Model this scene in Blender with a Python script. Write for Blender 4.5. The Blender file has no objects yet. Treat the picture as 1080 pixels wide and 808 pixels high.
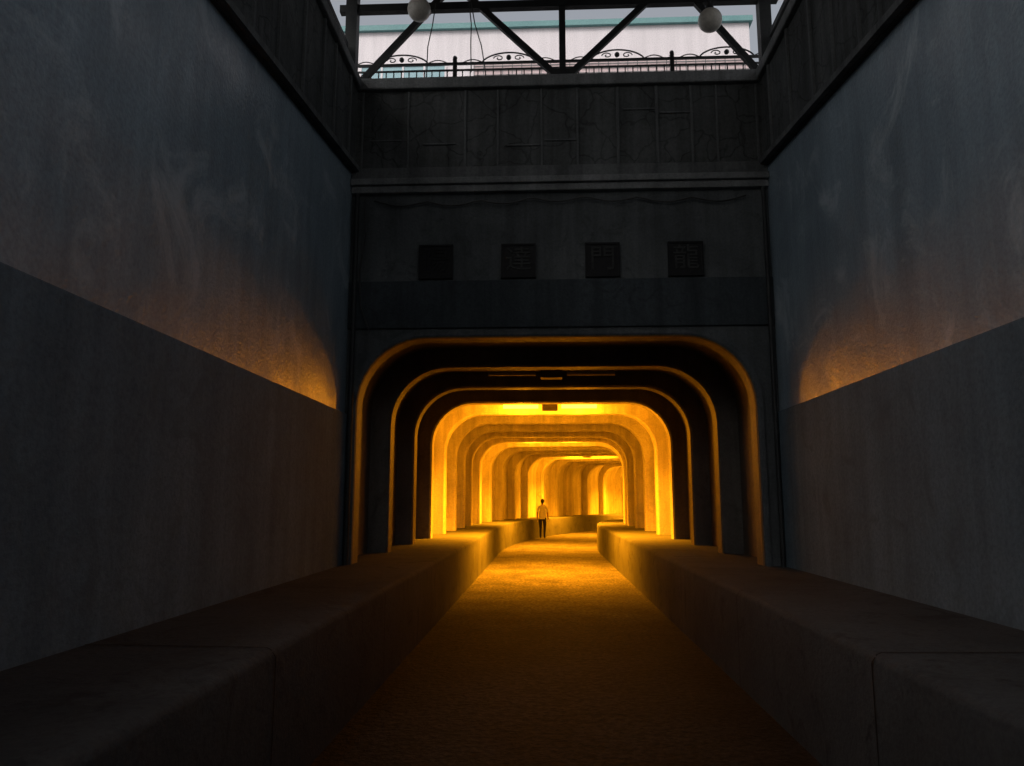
import bpy, bmesh, math, random
from mathutils import Vector, Matrix
random.seed(4)
S=bpy.context.scene
EYE=1.65
# ---------------------------------------------------------------- helpers
def obj(name,bm,mat=None,parent=None,smooth=None,bevel=0):
    me=bpy.data.meshes.new(name); bmesh.ops.recalc_face_normals(bm,faces=bm.faces) if bevel>=0 else None
    bm.to_mesh(me); bm.free()
    o=bpy.data.objects.new(name,me); S.collection.objects.link(o)
    if mat:
        for m in (mat if isinstance(mat,list) else [mat]): me.materials.append(m)
    if parent: o.parent=parent
    if smooth is not None:
        for p in me.polygons: p.use_smooth=True
        me.set_sharp_from_angle(angle=math.radians(smooth))
    if bevel>0:
        b=o.modifiers.new('bev','BEVEL'); b.width=bevel; b.segments=2; b.limit_method='ANGLE'
    return o
def empty(name,loc=(0,0,0)):
    e=bpy.data.objects.new(name,None); S.collection.objects.link(e); e.location=loc; return e
def box(bm,x0,x1,y0,y1,z0,z1):
    v=[bm.verts.new(p) for p in ((x0,y0,z0),(x1,y0,z0),(x1,y1,z0),(x0,y1,z0),(x0,y0,z1),(x1,y0,z1),(x1,y1,z1),(x0,y1,z1))]
    for f in ((3,2,1,0),(4,5,6,7),(0,1,5,4),(1,2,6,5),(2,3,7,6),(3,0,4,7)): bm.faces.new([v[i] for i in f])
def prism(bm,poly,axis,a,b):
    def P(p,t):
        return (t,p[0],p[1]) if axis=='x' else ((p[0],t,p[1]) if axis=='y' else (p[0],p[1],t))
    A=[bm.verts.new(P(p,a)) for p in poly]; B=[bm.verts.new(P(p,b)) for p in poly]
    bm.faces.new(A); bm.faces.new(B[::-1]); n=len(poly)
    for i in range(n): bm.faces.new((A[i],A[(i+1)%n],B[(i+1)%n],B[i]))
def beam(bm,p,q,w,h):
    p=Vector(p);q=Vector(q);d=(q-p).normalized()
    up=Vector((0,1,0)) if abs(d.y)<.9 else Vector((0,0,1))
    s=d.cross(up).normalized(); u=s.cross(d).normalized()
    c=[]
    for e in (p,q):
        for a,b in ((-1,-1),(1,-1),(1,1),(-1,1)): c.append(bm.verts.new(e+s*a*w/2+u*b*h/2))
    for f in ((0,1,2,3),(7,6,5,4),(0,4,5,1),(1,5,6,2),(2,6,7,3),(3,7,4,0)): bm.faces.new([c[i] for i in f])
def tube(bm,pts,r,seg=8):
    pts=[Vector(p) for p in pts]; rings=[]
    for i,p in enumerate(pts):
        d=(pts[min(i+1,len(pts)-1)]-pts[max(i-1,0)]).normalized()
        a=Vector((0,1,0)) if abs(d.y)<.9 else Vector((1,0,0))
        s=d.cross(a).normalized(); u=s.cross(d)
        rr=r[i] if isinstance(r,(list,tuple)) else r
        rings.append([bm.verts.new(p+(s*math.cos(t)+u*math.sin(t))*rr) for t in [2*math.pi*k/seg for k in range(seg)]])
    for a,b in zip(rings,rings[1:]):
        for k in range(seg): bm.faces.new((a[k],a[(k+1)%seg],b[(k+1)%seg],b[k]))
    bm.faces.new(rings[0][::-1]); bm.faces.new(rings[-1])
def sph(bm,c,r,sc=(1,1,1),u=16,v=12):
    bmesh.ops.create_uvsphere(bm,u_segments=u,v_segments=v,radius=r,matrix=Matrix.Translation(c)@Matrix.Diagonal((*sc,1)))
# ---------------------------------------------------------------- materials
def mat(name,c1,c2,scale=1.0,rough=.7,bump=.3,streak=0,stain=None,stamt=.85,cracks=0,crk=.35,fine=30,metal=0,spec=.5,rough2=None,hs=5,near_shade=None,fmix=.55):
    m=bpy.data.materials.new(name); m.use_nodes=True; n=m.node_tree.nodes; l=m.node_tree.links
    b=n['Principled BSDF']; b.inputs['Metallic'].default_value=metal; b.inputs['Specular IOR Level'].default_value=spec
    tc=n.new('ShaderNodeTexCoord')
    def noise(sc,det=4,r=.6,vec=None,dist=0):
        t=n.new('ShaderNodeTexNoise'); t.inputs['Scale'].default_value=sc; t.inputs['Detail'].default_value=det; t.inputs['Roughness'].default_value=r
        t.inputs['Distortion'].default_value=dist
        l.new(vec if vec else tc.outputs['Object'],t.inputs['Vector']); return t.outputs['Fac']
    def ramp(f,a,c,p0=.35,p1=.65):
        r=n.new('ShaderNodeValToRGB'); r.color_ramp.elements[0].position=p0; r.color_ramp.elements[1].position=p1
        r.color_ramp.elements[0].color=(*a,1) if not isinstance(a,(int,float)) else (a,a,a,1)
        r.color_ramp.elements[1].color=(*c,1) if not isinstance(c,(int,float)) else (c,c,c,1)
        l.new(f,r.inputs[0]); return r.outputs[0]
    def mix(kind,f,a,c):
        x=n.new('ShaderNodeMix'); x.data_type='RGBA'; x.blend_type=kind
        if isinstance(f,(int,float)): x.inputs[0].default_value=f
        else: l.new(f,x.inputs[0])
        l.new(a,x.inputs[6])
        if isinstance(c,tuple): x.inputs[7].default_value=(*c,1)
        else: l.new(c,x.inputs[7])
        return x.outputs[2]
    big=noise(scale,5,.62,dist=.4)
    col=ramp(big,c1,c2,.3,.7)
    fn=noise(fine,3,.7)
    col=mix('MULTIPLY',fmix,col,ramp(fn,.55,1.0,.3,.6) if fmix<.7 else ramp(fn,.2,1.3,.40,.62))
    if streak:
        mp=n.new('ShaderNodeMapping'); mp.inputs['Scale'].default_value=(3.2,3.2,.22); l.new(tc.outputs['Object'],mp.inputs['Vector'])
        st=noise(1.3,5,.65,mp.outputs[0])
        col=mix('MULTIPLY',streak,col,ramp(st,.35,1.1,.35,.62))
    if stain:
        sn=noise(scale*2.7+.31,6,.7,dist=1.2)
        col=mix('MIX',ramp(sn,0,stamt,.54,.68),col,stain)
    if near_shade:   # painted lamp falloff: base colour darkens along Y from the tunnel toward the camera
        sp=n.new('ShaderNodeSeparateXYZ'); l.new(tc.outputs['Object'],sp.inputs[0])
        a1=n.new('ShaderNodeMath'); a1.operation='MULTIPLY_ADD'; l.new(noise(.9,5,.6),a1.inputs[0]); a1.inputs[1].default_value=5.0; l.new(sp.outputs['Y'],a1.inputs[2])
        mr=n.new('ShaderNodeMapRange'); mr.inputs['From Min'].default_value=near_shade[0]; mr.inputs['From Max'].default_value=near_shade[1]; l.new(a1.outputs[0],mr.inputs['Value'])
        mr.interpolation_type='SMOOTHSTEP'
        col=mix('MULTIPLY',1.0,col,ramp(mr.outputs[0],near_shade[2],1.0,0,1))
    hgt=noise(scale*hs,5,.7)
    h=n.new('ShaderNodeMath'); h.operation='ADD'; l.new(hgt,h.inputs[0])
    h2=n.new('ShaderNodeMath'); h2.operation='MULTIPLY'; h2.inputs[1].default_value=.4; l.new(fn,h2.inputs[0]); l.new(h2.outputs[0],h.inputs[1]); ho=h.outputs[0]
    if cracks:
        v=n.new('ShaderNodeTexVoronoi'); v.feature='DISTANCE_TO_EDGE'; v.inputs['Scale'].default_value=cracks
        w=n.new('ShaderNodeVectorMath'); w.operation='MULTIPLY_ADD'; 
        nn=n.new('ShaderNodeTexNoise'); nn.inputs['Scale'].default_value=3; l.new(tc.outputs['Object'],nn.inputs['Vector'])
        l.new(nn.outputs['Color'],w.inputs[0]); w.inputs[1].default_value=(.35,.35,.35); l.new(tc.outputs['Object'],w.inputs[2])
        l.new(w.outputs[0],v.inputs['Vector'])
        cr=ramp(v.outputs['Distance'],.0,1.0,.0,.03)
        col=mix('MULTIPLY',crk,col,cr)
        a=n.new('ShaderNodeMath'); a.operation='MULTIPLY_ADD'; a.inputs[1].default_value=crk; l.new(cr,a.inputs[0]); l.new(ho,a.inputs[2]); ho=a.outputs[0]
    l.new(col,b.inputs['Base Color'])
    bp=n.new('ShaderNodeBump'); bp.inputs['Strength'].default_value=bump; bp.inputs['Distance'].default_value=.03
    l.new(ho,bp.inputs['Height']); l.new(bp.outputs[0],b.inputs['Normal'])
    if rough2 is None: b.inputs['Roughness'].default_value=rough
    else: l.new(ramp(noise(scale*3+.7,4,.6),rough,rough2,.35,.65),b.inputs['Roughness'])
    return m
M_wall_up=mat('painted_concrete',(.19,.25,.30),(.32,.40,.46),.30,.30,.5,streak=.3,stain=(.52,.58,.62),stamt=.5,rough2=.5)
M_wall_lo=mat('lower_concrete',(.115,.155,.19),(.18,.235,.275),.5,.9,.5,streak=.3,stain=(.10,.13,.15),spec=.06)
M_portal=mat('portal_plaster',(.07,.077,.081),(.125,.135,.14),.9,.85,.5,streak=.5,stain=(.048,.053,.056),spec=.15)
M_band=mat('portal_band',(.038,.046,.052),(.06,.071,.08),.9,.8,.4,streak=.5,stain=(.03,.034,.038),spec=.15)
M_par=mat('parapet_render',(.07,.074,.074),(.125,.13,.13),1.1,.88,.6,streak=.6,cracks=2.2,crk=.36,spec=.12)
M_rib=mat('parapet_rib',(.115,.12,.122),(.16,.166,.168),1.1,.88,.6,streak=.6,spec=.12)
M_cop=mat('coping_concrete',(.17,.175,.177),(.25,.256,.26),1.5,.85,.5,streak=.5,spec=.15)
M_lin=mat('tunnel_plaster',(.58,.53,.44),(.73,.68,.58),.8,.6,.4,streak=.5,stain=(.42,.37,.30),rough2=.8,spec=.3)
M_lin2=mat('shaded_plaster',(.10,.088,.075),(.165,.148,.13),.9,.65,.45,streak=.4,stain=(.07,.06,.05),spec=.3)  # darker copy of the tunnel plaster; shade of the near bays painted in
M_bench=mat('walkway_concrete',(.085,.09,.096),(.14,.147,.153),.7,.9,.4,stain=(.058,.06,.063),spec=.06,near_shade=(10.5,18,.48),fmix=.5)
M_road=mat('worn_road',(.08,.074,.068),(.18,.17,.155),1.0,.8,.9,stain=(.04,.037,.034),fine=20,spec=.08,hs=12,near_shade=(11,21.5,.115),fmix=.85)
M_joint=mat('joint_filler',(.012,.012,.012),(.02,.02,.02),8,.9,.2,spec=.1)
M_steel=mat('dark_steel',(.012,.013,.015),(.028,.03,.03),3,.6,.2,spec=.3)
M_iron=mat('wrought_iron',(.015,.015,.017),(.03,.03,.03),4,.5,.1)
M_roof=mat('canopy_sheet',(.05,.055,.06),(.08,.09,.095),1,.6,.1)
M_ground=mat('street_paving',(.20,.20,.20),(.28,.28,.28),.4,.9,.3)
M_white=mat('facade_panel',(.72,.66,.685),(.80,.74,.765),.15,.7,.05,streak=.15)
M_teal=mat('teal_trim',(.10,.24,.25),(.14,.30,.30),.5,.6,.05)
M_pink=mat('pink_tile',(.56,.42,.43),(.64,.50,.50),.8,.7,.1)
M_glass=mat('window_glass',(.16,.32,.37),(.26,.42,.47),.6,.2,.02)
M_globe=mat('globe_glass',(.50,.46,.41),(.62,.58,.52),3,.35,.05)
M_black=mat('plaque_black',(.008,.008,.009),(.016,.016,.018),4,.6,.3,spec=.2)
M_glyph=mat('glyph_stone',(.032,.034,.034),(.062,.064,.062),9,.8,.3,spec=.2)
M_hous=mat('lamp_housing',(.05,.045,.04),(.09,.08,.07),5,.6,.2)
def emis(name,c,s):
    m=bpy.data.materials.new(name); m.use_nodes=True; b=m.node_tree.nodes['Principled BSDF']
    b.inputs['Base Color'].default_value=(*c,1); b.inputs['Emission Color'].default_value=(*c,1); b.inputs['Emission Strength'].default_value=s
    return m
M_tube=emis('sodium_tube',(1,.42,.008),24)
M_dead=mat('unlit_tube',(.25,.22,.18),(.3,.27,.22),5,.4,.05)
# ---------------------------------------------------------------- path of the tunnel
PC=.12; BS=25.0; R=45.0; PY=9.8
def path(s):
    if s<=BS: return Vector((PC,s,0)),Vector((1,0,0)),Vector((0,1,0))
    a=(s-BS)/R
    return Vector((PC+R*(1-math.cos(a)),BS+R*math.sin(a),0)),Vector((math.cos(a),-math.sin(a),0)),Vector((math.sin(a),math.cos(a),0))
GZ=5.35
def zoff(s): return 0 if s>-4 else (-4-s)*.1335
ZB=.85; ZT=3.8
def prof(w,top,r,n=10,zb=ZB-.12):
    p=[(-w,zb+(top-r-zb)*i/6) for i in range(6)]
    p+=[(-w+r-r*math.cos(a),top-r+r*math.sin(a)) for a in [math.pi/2*i/n for i in range(n+1)]]
    q=[(-x,z) for x,z in p[::-1]]
    mid=[(-w+r+(2*w-2*r)*i/6,top) for i in range(1,6)]
    return p+mid+q
def sweep(bm,seq,close=False):
    prev=None
    for s,pr in seq:
        c,rt,_=path(s); zo=zoff(s)
        ring=[bm.verts.new(c+rt*x+Vector((0,0,z+zo))) for x,z in pr]
        if prev:
            for i in range(len(ring)-1): bm.faces.new((prev[i],prev[i+1],ring[i+1],ring[i]))
        prev=ring
    return prev
RW,RT,RR=2.60,ZT,.92
rib=prof(RW,RT,RR); ribc=prof(RW+.035,RT+.035,RR+.02); rec=prof(RW+.32,RT+.30,RR+.14)
tunnel=empty('tunnel')
seq=[]; s=PY; SP=2.25; k=0
END=76
while s<END:
    if k>0: seq+=[(s,rec),(s+.002,ribc)]
    seq+=[(s+.035,rib),(s+.33,rib),(s+.365,ribc),(s+.367,rec)]
    for t in (.9,1.5): seq.append((s+t,rec))
    s+=SP; k+=1
bm=bmesh.new(); seq[0]=(PY,rib); last=sweep(bm,seq); bm.faces.new(last)
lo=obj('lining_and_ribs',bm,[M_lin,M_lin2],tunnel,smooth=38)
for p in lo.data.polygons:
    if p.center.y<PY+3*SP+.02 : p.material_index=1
# road and walkways
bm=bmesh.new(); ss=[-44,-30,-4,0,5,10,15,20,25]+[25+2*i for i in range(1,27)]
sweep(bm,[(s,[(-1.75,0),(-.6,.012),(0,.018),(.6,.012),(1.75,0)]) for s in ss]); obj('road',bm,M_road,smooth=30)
for sg in (-1,1):
    bm=bmesh.new()
    pr=[(1.62,-.15),(1.615,.35),(1.62,.80),(1.635,.835),(1.67,.85),(2.4,.856),(3.35,.86)]
    pr=[(sg*x,z) for x,z in pr]
    sweep(bm,[(s,pr) for s in ss]); wk=obj('raised_walkway',bm,M_bench,smooth=50)
    bm=bmesh.new(); s=1.4
    jp=[(1.60,.0),(1.60,.80),(1.63,.842),(1.668,.8535),(2.4,.8595),(3.0,.8625)]
    while s<24:
        prev=None
        for ds in (0,.014):
            ring=[bm.verts.new((PC+sg*(x-(.0 if x>1.65 else -.012)),s+ds,z)) for x,z in jp]
            if prev:
                for i in range(len(ring)-1): bm.faces.new((prev[i],prev[i+1],ring[i+1],ring[i]))
            prev=ring
        s+=2.9
    obj('expansion_joints',bm,M_joint,wk)
# ---------------------------------------------------------------- tunnel portal
portal=empty('tunnel_portal')
XL,XR=-2.62,3.0
bm=bmesh.new()
inn=[(PC+x,z) for x,z in prof(RW,RT,RR,n=10)]
n=len(inn); out=[]
ztop=6.0; x0,x1=-3.0,3.4
for i,(x,z) in enumerate(inn):
    if i<6: out.append((x0,z))
    elif i<=11: out.append((x0,inn[5][1]+(ztop-inn[5][1])*(i-5)/6))
    elif i<n-12: out.append((x0+(x1-x0)*(i-11)/(n-1-22),ztop))
    elif i<n-6: out.append((x1,inn[5][1]+(ztop-inn[5][1])*(n-1-i-5)/6))
    else: out.append((x1,z))
A=[bm.verts.new((x,PY,z)) for x,z in inn]; B=[bm.verts.new((x,PY,z)) for x,z in out]
for i in range(n-1): bm.faces.new((A[i],A[i+1],B[i+1],B[i]))
obj('portal_face',bm,M_portal,portal)
bm=bmesh.new(); pa=prof(RW-.004,RT-.004,RR); pb=prof(RW+.07,RT+.07,RR+.04)
rings=[]
for pr,y in ((pa,PY+.05),(pa,PY-.03),(prof(RW+.02,RT+.02,RR+.01),PY-.05),(pb,PY-.05),(pb,PY+.01)):
    rings.append([bm.verts.new((PC+x,y,z)) for x,z in pr])
for a,b in zip(rings,rings[1:]):
    for i in range(len(a)-1): bm.faces.new((a[i],a[i+1],b[i+1],b[i]))
obj('arch_trim',bm,M_portal,portal,smooth=30)
bm=bmesh.new(); box(bm,XL,XR,PY-.045,PY+.02,3.92,4.57); obj('lintel_band',bm,M_band,portal,bevel=.012)
bm=bmesh.new(); box(bm,XL,XR,PY-.14,PY+.3,5.90,5.99); box(bm,XL,XR,PY-.09,PY+.3,5.80,5.898); obj('cornice',bm,M_cop,portal,bevel=.012)
bm=bmesh.new(); box(bm,XL,XR,PY-.05,PY+.3,5.992,7.30); obj('parapet_panel',bm,M_par,portal)
bm=bmesh.new()
box(bm,XL,XR,PY-.085,PY-.052,5.993,6.16)
for x in (-2.5,-1.86,-1.07,-.62,-.02,.47,1.02,1.55,2.02,2.36,2.9):
    w=random.uniform(.012,.022); box(bm,x-w,x+w,PY-.075,PY-.048,6.162,7.29)
for x in (-2.2,-1.45,-.3,.22,1.3,1.8):
    z=random.uniform(6.4,7.0); box(bm,x-.2,x+.25,PY-.07,PY-.047,z-.012,z+.012)
obj('parapet_ribs',bm,M_rib,portal,bevel=.006)
bm=bmesh.new(); box(bm,XL-.1,XR+.1,PY-.13,PY+.34,7.302,7.47); obj('coping',bm,M_cop,portal,bevel=.02)
for ch,x in zip('陽達門龍',(-1.45,-.34,.78,1.88)):
    e=empty('character_plaque',(x,PY-.02,4.83))
    bm=bmesh.new(); box(bm,-.215,.215,-.02,.03,-.215,.215); obj('plate',bm,M_black,e,bevel=.01)
    bm=bmesh.new()
    for a in ((-.23,-.205,-.235,.235),(.205,.23,-.235,.235),(-.205,.205,-.235,-.21),(-.205,.205,.21,.235)): box(bm,a[0],a[1],-.035,.03,a[2],a[3])
    obj('frame',bm,M_black,e)
    cu=bpy.data.curves.new('glyph','FONT'); cu.body=ch; cu.size=.36; cu.extrude=.008; cu.align_x='CENTER'; cu.align_y='CENTER'
    t=bpy.data.objects.new('glyph',cu); S.collection.objects.link(t); t.parent=e; t.location=(0,-.026,0); t.rotation_euler=(math.pi/2,0,0); cu.materials.append(M_glyph if x>-1 else M_black)
# ---------------------------------------------------------------- side retaining walls
YP=3.6  # parapet stopped short out of view, shaped to let sky light in
def sidewall(xf,sg):
    e=empty('retaining_wall')
    def X(d): return xf+sg*d
    YB=-44
    def slab(name,d0,d1,poly,m,bev=0):
        bm=bmesh.new(); prism(bm,poly,'x',X(d0),X(d1)); return obj(name,bm,m,e,bevel=bev)
    edge=lambda y: EYE+4.45+(max(y,YP)-9.8)*.12
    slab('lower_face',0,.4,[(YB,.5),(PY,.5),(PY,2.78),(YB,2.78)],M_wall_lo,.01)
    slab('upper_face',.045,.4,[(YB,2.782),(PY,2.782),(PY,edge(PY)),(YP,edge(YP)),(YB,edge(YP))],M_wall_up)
    slab('parapet',.0,.4,[(PY-.055,edge(PY)+.002),(PY-.055,7.30),(YP,7.30),(YP,edge(YP)+.002)],M_par)
    bm=bmesh.new(); beam(bm,(X(-.02),PY-.06,edge(PY)+.05),(X(-.02),YP,edge(YP)+.05),.09,.07); 
    y=PY-.5
    while y>YP+.2:
        w=random.uniform(.012,.025); box(bm,min(X(-.03),X(-.002)),max(X(-.03),X(-.002)),y-w,y+w,edge(y)+.1,7.295); y-=random.uniform(.35,.8)
    obj('parapet_ribs',bm,M_rib,e)
    bm=bmesh.new(); box(bm,min(X(-.07),X(.45)),max(X(-.07),X(.45)),YP,PY-.14,7.302,7.45); obj('coping',bm,M_cop,e,bevel=.02)
sidewall(-2.58,-1); sidewall(2.96,1)
# ---------------------------------------------------------------- steel trusses + canopy
tr=empty('steel_truss'); zc=EYE+7.36; zl=7.48
bm=bmesh.new(); y=PY+.05; W=.085
for p,q in (((-2.6,y,zl),(-1.26,y,zc)),((-1.26,y,zc),(.25,y,zl)),((.31,y,zl),(1.86,y,zc)),((1.86,y,zc),(3.02,y,zl))): beam(bm,p,q,W,.07)
box(bm,.235,.325,y-.04,y+.04,7.471,zc)
box(bm,-2.9,3.3,y-.06,y+.06,zc,zc+.14)
box(bm,-2.9,3.3,y-.05,y+.05,EYE+6.93,EYE+7.04)
box(bm,.12,.44,y-.05,y-.042,7.472,7.62)
for x in (-2.72,3.1): box(bm,x-.08,x+.08,y-.08,y+.08,7.471,zc)
obj('members',bm,M_steel,tr)
ZH=zc+1.1; YH=2.6  # raised rear roof, unseen, added to control sky light on the walls
for sg,xx in ((-1,-2.78),(1,3.16)):
    t2=empty('steel_truss'); bm=bmesh.new()
    box(bm,xx-.06,xx+.06,YH,PY-.1,zc,zc+.14); box(bm,xx-.06,xx+.06,-19,YH+.1,ZH,ZH+.14); box(bm,xx-.05,xx+.05,YP,PY-.1,7.95,8.03)
    yy=PY-2.0
    while yy>YP:
        box(bm,xx-.05,xx+.05,yy-.05,yy+.05,7.452,zc)
        beam(bm,(xx,yy,7.5),(xx,yy+1.9,zc),.07,.07); yy-=2.0
    for yy in (2.6,-2,-6,-10,-14,-18): box(bm,xx-.06,xx+.06,yy-.06,yy+.06,GZ,ZH)
    obj('members',bm,M_steel,t2)
roof=empty('canopy_and_added_roof'); xs=[-3.4+.05*i for i in range(int(7.2/.05)+1)]
for Y0,Y1,zz in ((YH,10.4,zc),(-20.0,YH+.3,ZH)):
    bm=bmesh.new(); prev=None
    for i,x in enumerate(xs):
        z=zz+.25+.03*math.cos(i*math.pi/2); a=(bm.verts.new((x,Y0,z)),bm.verts.new((x,Y1,z)))
        if prev: bm.faces.new((prev[0],a[0],a[1],prev[1]))
        prev=a
    obj('sheeting',bm,M_roof,roof,smooth=80)
bm=bmesh.new()
for yy in (3.3,5.4,7.5): box(bm,-3.3,3.7,yy-.05,yy+.05,zc+.142,zc+.215)
for yy in (-16,-13,-10,-7,-4,-1,1.2): box(bm,-3.3,3.7,yy-.05,yy+.05,ZH+.142,ZH+.215)
obj('purlins',bm,M_steel,roof)
for x,z in ((-1.70,EYE+6.72),(2.27,EYE+6.44)):
    g=empty('globe_lamp',(x,9.5,z)); bm=bmesh.new(); sph(bm,(0,0,0),.16,u=32,v=20); obj('globe',bm,M_globe,g,smooth=60)
    bm=bmesh.new(); tube(bm,[(0,0,.15),(0,0,.21)],.055,16); tube(bm,[(0,0,.2),(0,0,EYE+6.98-z),(0,.35,EYE+6.98-z)],.015); obj('bracket',bm,M_steel,g)
for pts in ([(-1.5,9.7,8.6),(-1.55,9.75,8.3),(-1.62,9.8,8.0),(-1.63,9.8,7.5)],[(-1.0,9.7,8.6),(-.95,9.75,8.3),(-.86,9.8,8.0),(-.80,9.8,7.6)],[(-1.03,9.7,8.6),(-1.0,9.75,8.3),(-1.01,9.8,8.0),(-1.0,9.8,7.6)]):
    bm=bmesh.new(); tube(bm,pts,.008,6); obj('hanging_cable',bm,M_iron)
bm=bmesh.new(); tube(bm,[(-2.53,PY-.1,.86),(-2.53,PY-.1,5.78)],.035,10); obj('drain_pipe',bm,M_steel,smooth=60)
bm=bmesh.new(); tube(bm,[(2.92,PY-.1,.86),(2.92,PY-.1,5.78)],.03,10); obj('drain_pipe',bm,M_steel,smooth=60)
bm=bmesh.new(); tube(bm,[(-2.42,PY-.12,5.7),(-2.40,PY-.1,5.2),(-2.47,PY-.09,4.7),(-2.44,PY-.09,4.2),(-2.3,PY-.1,3.85)],.012,6); obj('loose_cable',bm,M_iron)
bm=bmesh.new()
pts=[]
for i in range(49):
    t=i/48; x=-2.3+5.0*t; pts.append((x,PY-.06,5.70-.07*abs(math.sin(t*math.pi*7))-.02*math.sin(9*t)))
tube(bm,pts,.012,6); obj('sagging_cable',bm,M_iron)
# ---------------------------------------------------------------- railing
rl=empty('metal_railing'); y=10.6; zr=EYE+6.56; bm=bmesh.new()
post=[-1.33+1.635*i for i in range(-4,6)]
for i,x in enumerate(post):
    box(bm,x-.03,x+.03,y-.03,y+.03,7.2,zr+.09); sph(bm,(x,y,zr+.11),.035,u=8,v=6)
box(bm,post[0],post[-1],y-.02,y+.02,zr,zr+.03); box(bm,post[0],post[-1],y-.015,y+.015,zr-.1,zr-.08); box(bm,post[0],post[-1],y-.015,y+.015,7.3,7.33)
for a,b in zip(post,post[1:]):
    m=(a+b)/2
    for i in range(1,14):
        x=a+(b-a)*i/14; box(bm,x-.008,x+.008,y-.008,y+.008,7.32,zr-.08)
    tube(bm,[(m+.4*math.cos(t),y,zr+.03+.15*math.sin(t)**1.3) for t in [math.pi*k/18 for k in range(19)]],.013,6)
    for sg in (-1,1):
        tube(bm,[(m+sg*(.15+.08*(1-t/9)*math.cos(t)),y,zr+.09+.05*(1-t/9)*math.sin(t)) for t in [k*.45 for k in range(17)]],.009,6)
        tube(bm,[(m+sg*(.4+.3*t),y,zr+.03+.05*math.sin(t*math.pi)) for t in [k/8 for k in range(9)]],.009,6)
    sph(bm,(m,y,zr+.1),.04,u=8,v=6)
obj('rails',bm,M_iron,rl)
# ---------------------------------------------------------------- building behind + terrace
bd=empty('commercial_building'); BY=22.0; bx0,bx1=-34,6.45; bt=16.55
bm=bmesh.new(); box(bm,bx0,bx1,BY,BY+14,GZ-.1,bt); obj('walls',bm,M_white,bd)
bm=bmesh.new(); box(bm,bx0-.1,bx1+.1,BY-.12,BY+14.1,bt-.10,bt+.08); obj('teal_cornice',bm,M_teal,bd)
bm=bmesh.new(); bm2=bmesh.new(); bm3=bmesh.new(); bm4=bmesh.new()
for z0,z1 in ((13.2,15.28),(9.6,11.9)):
    x=-2.15
    box(bm,-2.15,bx1-.05,BY-.05,BY-.002,z0,z1)
    while x<bx1-.2: box(bm3,x-.012,x+.012,BY-.062,BY-.052,z0,z1); x+=.3
    zz=z0
    while zz<z1: box(bm3,-2.15,bx1-.05,BY-.07,BY-.064,zz-.012,zz+.012); zz+=.15
    x=-5.75
    while x>-33: box(bm2,x-0,x+2.7,BY-.03,BY-.004,z0,z1-.05); [box(bm4,x+.675*i-.03,x+.675*i+.03,BY-.06,BY-.032,z0,z1) for i in range(5)]; box(bm4,x-.03,x+2.73,BY-.062,BY-.034,z1-.05,z1+.02); x-=3.6
obj('tile_panels',bm,M_pink,bd); obj('glazing',bm2,M_glass,bd); obj('tile_joints',bm3,M_cop,bd); obj('window_frames',bm4,M_white,bd)
bm=bmesh.new(); box(bm,-26,26,10.14,BY-.15,GZ-.2,7.2); obj('terrace',bm,M_ground,bevel=.02)
bm=bmesh.new(); gx=[-900,-2.9,3.3,900]; gy=[-900,-42.3,10.05,1500]
V=[[bm.verts.new((x,y,GZ)) for y in gy] for x in gx]
for i in range(3):
    for j in range(3):
        if (i,j)!=(1,1): bm.faces.new((V[i][j],V[i+1][j],V[i+1][j+1],V[i][j+1]))
obj('ground',bm,M_ground)
# ---------------------------------------------------------------- tunnel lamps
LC=(1,.315,.005)
def lamp(s,lit):
    c,rt,fw=path(s); e=empty('ceiling_lamp' if lit else 'unlit_ceiling_lamp',(c.x,c.y,EYE+2.27)); e.rotation_euler=(0,0,math.atan2(rt.y,rt.x))
    bm=bmesh.new(); box(bm,-.19,.19,-.12,.12,-.10,.10); box(bm,-.03,.03,-.03,.03,.102,.19); obj('junction_box',bm,M_hous,e,bevel=.01)
    for sg in (-1,1):
        a,b=(.26,1.15); xx=sorted((sg*a,sg*b))
        bm=bmesh.new(); box(bm,xx[0],xx[1],-.05,.05,.055,.10); box(bm,xx[0]+.2,xx[0]+.24,-.02,.02,.102,.2); box(bm,xx[1]-.24,xx[1]-.2,-.02,.02,.102,.2); obj('reflector',bm,M_hous,e)
        bm=bmesh.new(); tube(bm,[(xx[0]+.02,0,.0),(xx[1]-.02,0,.0)],.045,12); obj('tube',bm,M_tube if lit else M_dead,e,smooth=60)
        if lit:
            L=bpy.data.lights.new('sodium_light','SPOT'); L.energy=3900; L.color=LC; L.shadow_soft_size=.10; L.spot_size=math.radians(132); L.spot_blend=1
            o=bpy.data.objects.new('sodium_light',L); S.collection.objects.link(o); o.parent=e; o.location=(sg*.7,0,-.17)
            L=bpy.data.lights.new('sodium_glow','POINT'); L.energy=190; L.color=LC; L.shadow_soft_size=.26
            o=bpy.data.objects.new('sodium_glow',L); S.collection.objects.link(o); o.parent=e; o.location=(sg*.7,0,-.33)
lamp(13.4,False)
for s in (18.25,28.3,38.4,48.4,58.4): lamp(s,True)
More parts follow.
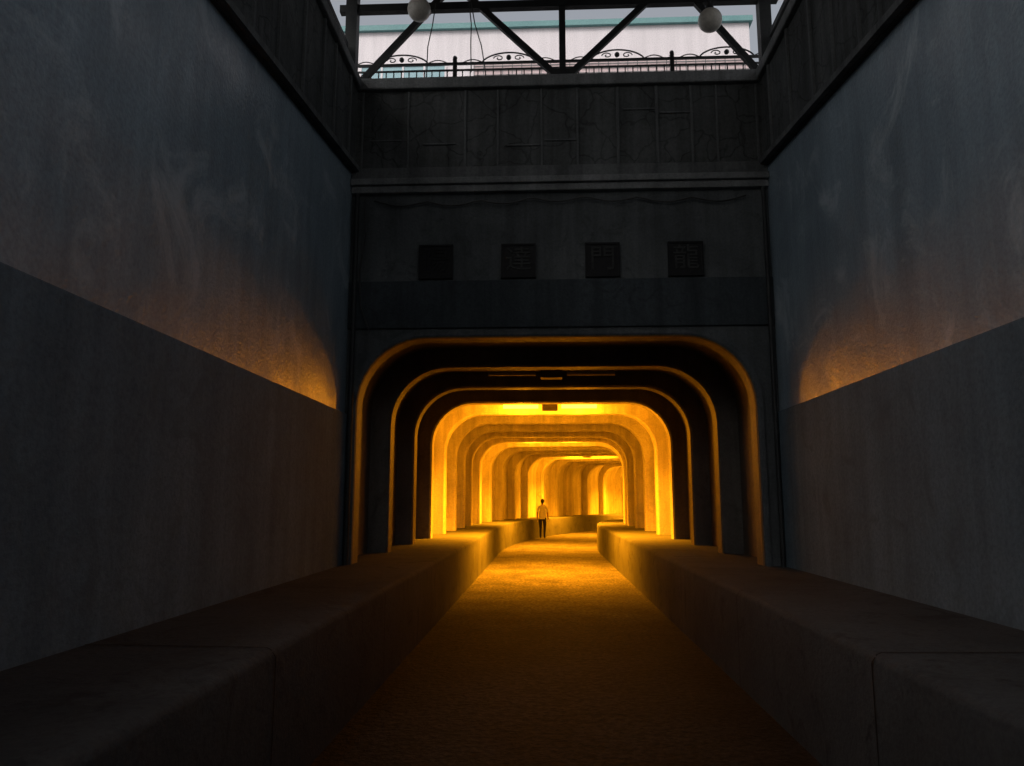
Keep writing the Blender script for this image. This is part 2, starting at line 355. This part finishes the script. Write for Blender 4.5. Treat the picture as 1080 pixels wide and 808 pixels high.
# ---------------------------------------------------------------- person
def person(loc,rz):
    e=empty('man',loc); e.rotation_euler=(0,0,rz)
    skin=mat('skin',(.45,.28,.2),(.5,.32,.24),6,.5,.05); shirt=mat('white_shirt',(.72,.72,.70),(.82,.82,.80),5,.8,.3)
    trou=mat('dark_trousers',(.012,.013,.018),(.025,.025,.03),5,.85,.3); hair=mat('black_hair',(.008,.007,.006),(.02,.018,.015),30,.5,.6); shoe=mat('shoes',(.03,.03,.03),(.05,.05,.05),9,.5,.1)
    J=[((0,0,.96),.125,.10),((0,0,1.1),.125,.10),((0,-.01,1.27),.155,.11),((0,-.005,1.40),.13,.09),((0,0,1.475),.056,.056),((0,.01,1.53),.052,.054),((0,.025,1.60),.074,.088),((0,.02,1.675),.070,.082)]
    E=[(i,i+1) for i in range(7)]
    def chain(root,lst):
        p=root
        for j in lst: J.append(j); E.append((p,len(J)-1)); p=len(J)-1
    chain(0,[((-.095,.01,.88),.092,.1),((-.10,.10,.50),.062,.065),((-.10,.06,.10),.043,.045),((-.105,.17,.05),.042,.032),((-.105,.23,.035),.036,.022)])
    chain(0,[((.095,-.01,.88),.092,.1),((.10,.0,.50),.062,.065),((.10,-.16,.13),.043,.045),((.105,-.06,.05),.042,.032),((.105,-.0,.03),.036,.022)])
    chain(3,[((-.175,-.005,1.395),.062,.062),((-.225,-.05,1.13),.045,.047),((-.235,.01,.89),.030,.030),((-.235,.03,.82),.022,.038)])
    chain(3,[((.175,-.005,1.395),.062,.062),((.225,.0,1.13),.045,.047),((.235,.09,.90),.030,.030),((.235,.12,.83),.022,.038)])
    me=bpy.data.meshes.new('body'); me.from_pydata([j[0] for j in J],E,[]); o=bpy.data.objects.new('body',me); S.collection.objects.link(o)
    m=o.modifiers.new('s','SKIN'); m.use_smooth_shade=True
    sv=me.skin_vertices[0].data
    for i,j in enumerate(J): sv[i].radius=(j[1],j[2]); sv[i].use_root=(i==0)
    o.modifiers.new('sub','SUBSURF').levels=2
    dg=bpy.context.evaluated_depsgraph_get(); me2=bpy.data.meshes.new_from_object(o.evaluated_get(dg)); bpy.data.objects.remove(o)
    me2.materials.clear()
    for q in (shirt,trou,skin,hair,shoe): me2.materials.append(q)
    for p in me2.polygons:
        c=p.center; p.use_smooth=True
        if c.z>1.46: i=3 if (c.z>1.64 or (c.y<.01 and c.z>1.54)) else 2
        elif abs(c.x)>.17 and c.z<1.17: i=2
        elif c.z>.90 : i=0
        elif c.z>.085 and not (c.z<.12 and abs(c.y)>.3): i=1
        else: i=4
        if abs(c.x)>.195 and .75<c.z<1.17: i=2
        p.material_index=i
    ob=bpy.data.objects.new('body',me2); S.collection.objects.link(ob); ob.parent=e
    bm=bmesh.new()
    sph(bm,(0,.008,1.665),.098,(.92,1.08,.95),20,14)
    for v in list(bm.verts):
        if v.co.z<1.63 and v.co.y>.03 or v.co.z<1.575: bm.verts.remove(v)
    obj('hair',bm,hair,e,smooth=60)
    bm=bmesh.new(); sph(bm,(0,.118,1.615),.014,(.8,1,1.4),8,6)
    for sg in (-1,1): sph(bm,(sg*.078,.02,1.615),.022,(.4,.7,1.2),8,6)
    obj('nose_and_ears',bm,skin,e,smooth=60)
    bm=bmesh.new()
    for sg in (-1,1): sph(bm,(sg*.03,.102,1.635),.010,(1,.6,.7),8,6)
    obj('eyes',bm,hair,e)
    bm=bmesh.new(); sph(bm,(0,.108,1.578),.02,(1,.3,.25),8,6); obj('mouth',bm,skin,e)
    for sg,hy,hz in ((-1,.03,.82),(1,.12,.83)):
        bm=bmesh.new()
        for k,ln in enumerate((.068,.078,.074,.06)):
            yy=hy+.028-.018*k; x=sg*.235
            tube(bm,[(x,yy,hz-.02),(x-sg*.004,yy+.002,hz-.02-ln*.5),(x-sg*.014,yy+.006,hz-.02-ln)],[.009,.0085,.007],8)
        tube(bm,[(sg*.232,hy+.03,hz+.03),(sg*.222,hy+.052,hz),(sg*.218,hy+.058,hz-.03)],[.011,.010,.008],8)
        obj('fingers',bm,skin,e,smooth=60)
    bm=bmesh.new(); rg=[]
    for z,a,b in ((1.22,.165,.118),(1.05,.16,.122),(.92,.165,.128),(.86,.168,.13),(.865,.155,.118)):
        rg.append([bm.verts.new((a*math.cos(t)*(1+.03*math.sin(5*t+z*9)),b*math.sin(t)*(1+.04*math.sin(4*t)),z)) for t in [2*math.pi*k/24 for k in range(24)]])
    for a,b in zip(rg,rg[1:]):
        for k in range(24): bm.faces.new((a[k],a[(k+1)%24],b[(k+1)%24],b[k]))
    obj('shirt_hem',bm,shirt,e,smooth=80)
person((-.14,34.5,.012),math.radians(-6))
# ---------------------------------------------------------------- world, sun, camera
w=bpy.data.worlds.new('World'); S.world=w; w.use_nodes=True; n=w.node_tree.nodes; l=w.node_tree.links
sky=n.new('ShaderNodeTexSky'); sky.sky_type='NISHITA'; sky.sun_disc=False; el,az=math.radians(50),math.radians(200)
sky.sun_elevation=el; sky.sun_rotation=az; sky.dust_density=6; sky.air_density=1.2
hs=n.new('ShaderNodeHueSaturation'); hs.inputs['Saturation'].default_value=.3; l.new(sky.outputs[0],hs.inputs['Color']); l.new(hs.outputs[0],n['Background'].inputs['Color'])
n['Background'].inputs['Strength'].default_value=.148
L=bpy.data.lights.new('sun','SUN'); L.energy=.6; L.angle=math.radians(15); L.color=(1,.96,.9)
o=bpy.data.objects.new('sun',L); S.collection.objects.link(o)
d=Vector((math.sin(az)*math.cos(el),math.cos(az)*math.cos(el),math.sin(el))); o.rotation_euler=d.to_track_quat('Z','Y').to_euler()
cam=bpy.data.cameras.new('camera'); cam.lens=800/1080*36; cam.sensor_width=36; cam.clip_end=3000
c=bpy.data.objects.new('camera',cam); S.collection.objects.link(c); c.location=(0,0,EYE)
c.rotation_euler=(math.radians(90+8.88),0,math.radians(2.5)); S.camera=c
S.view_settings.view_transform='Standard'; S.view_settings.look='None'; S.view_settings.exposure=0
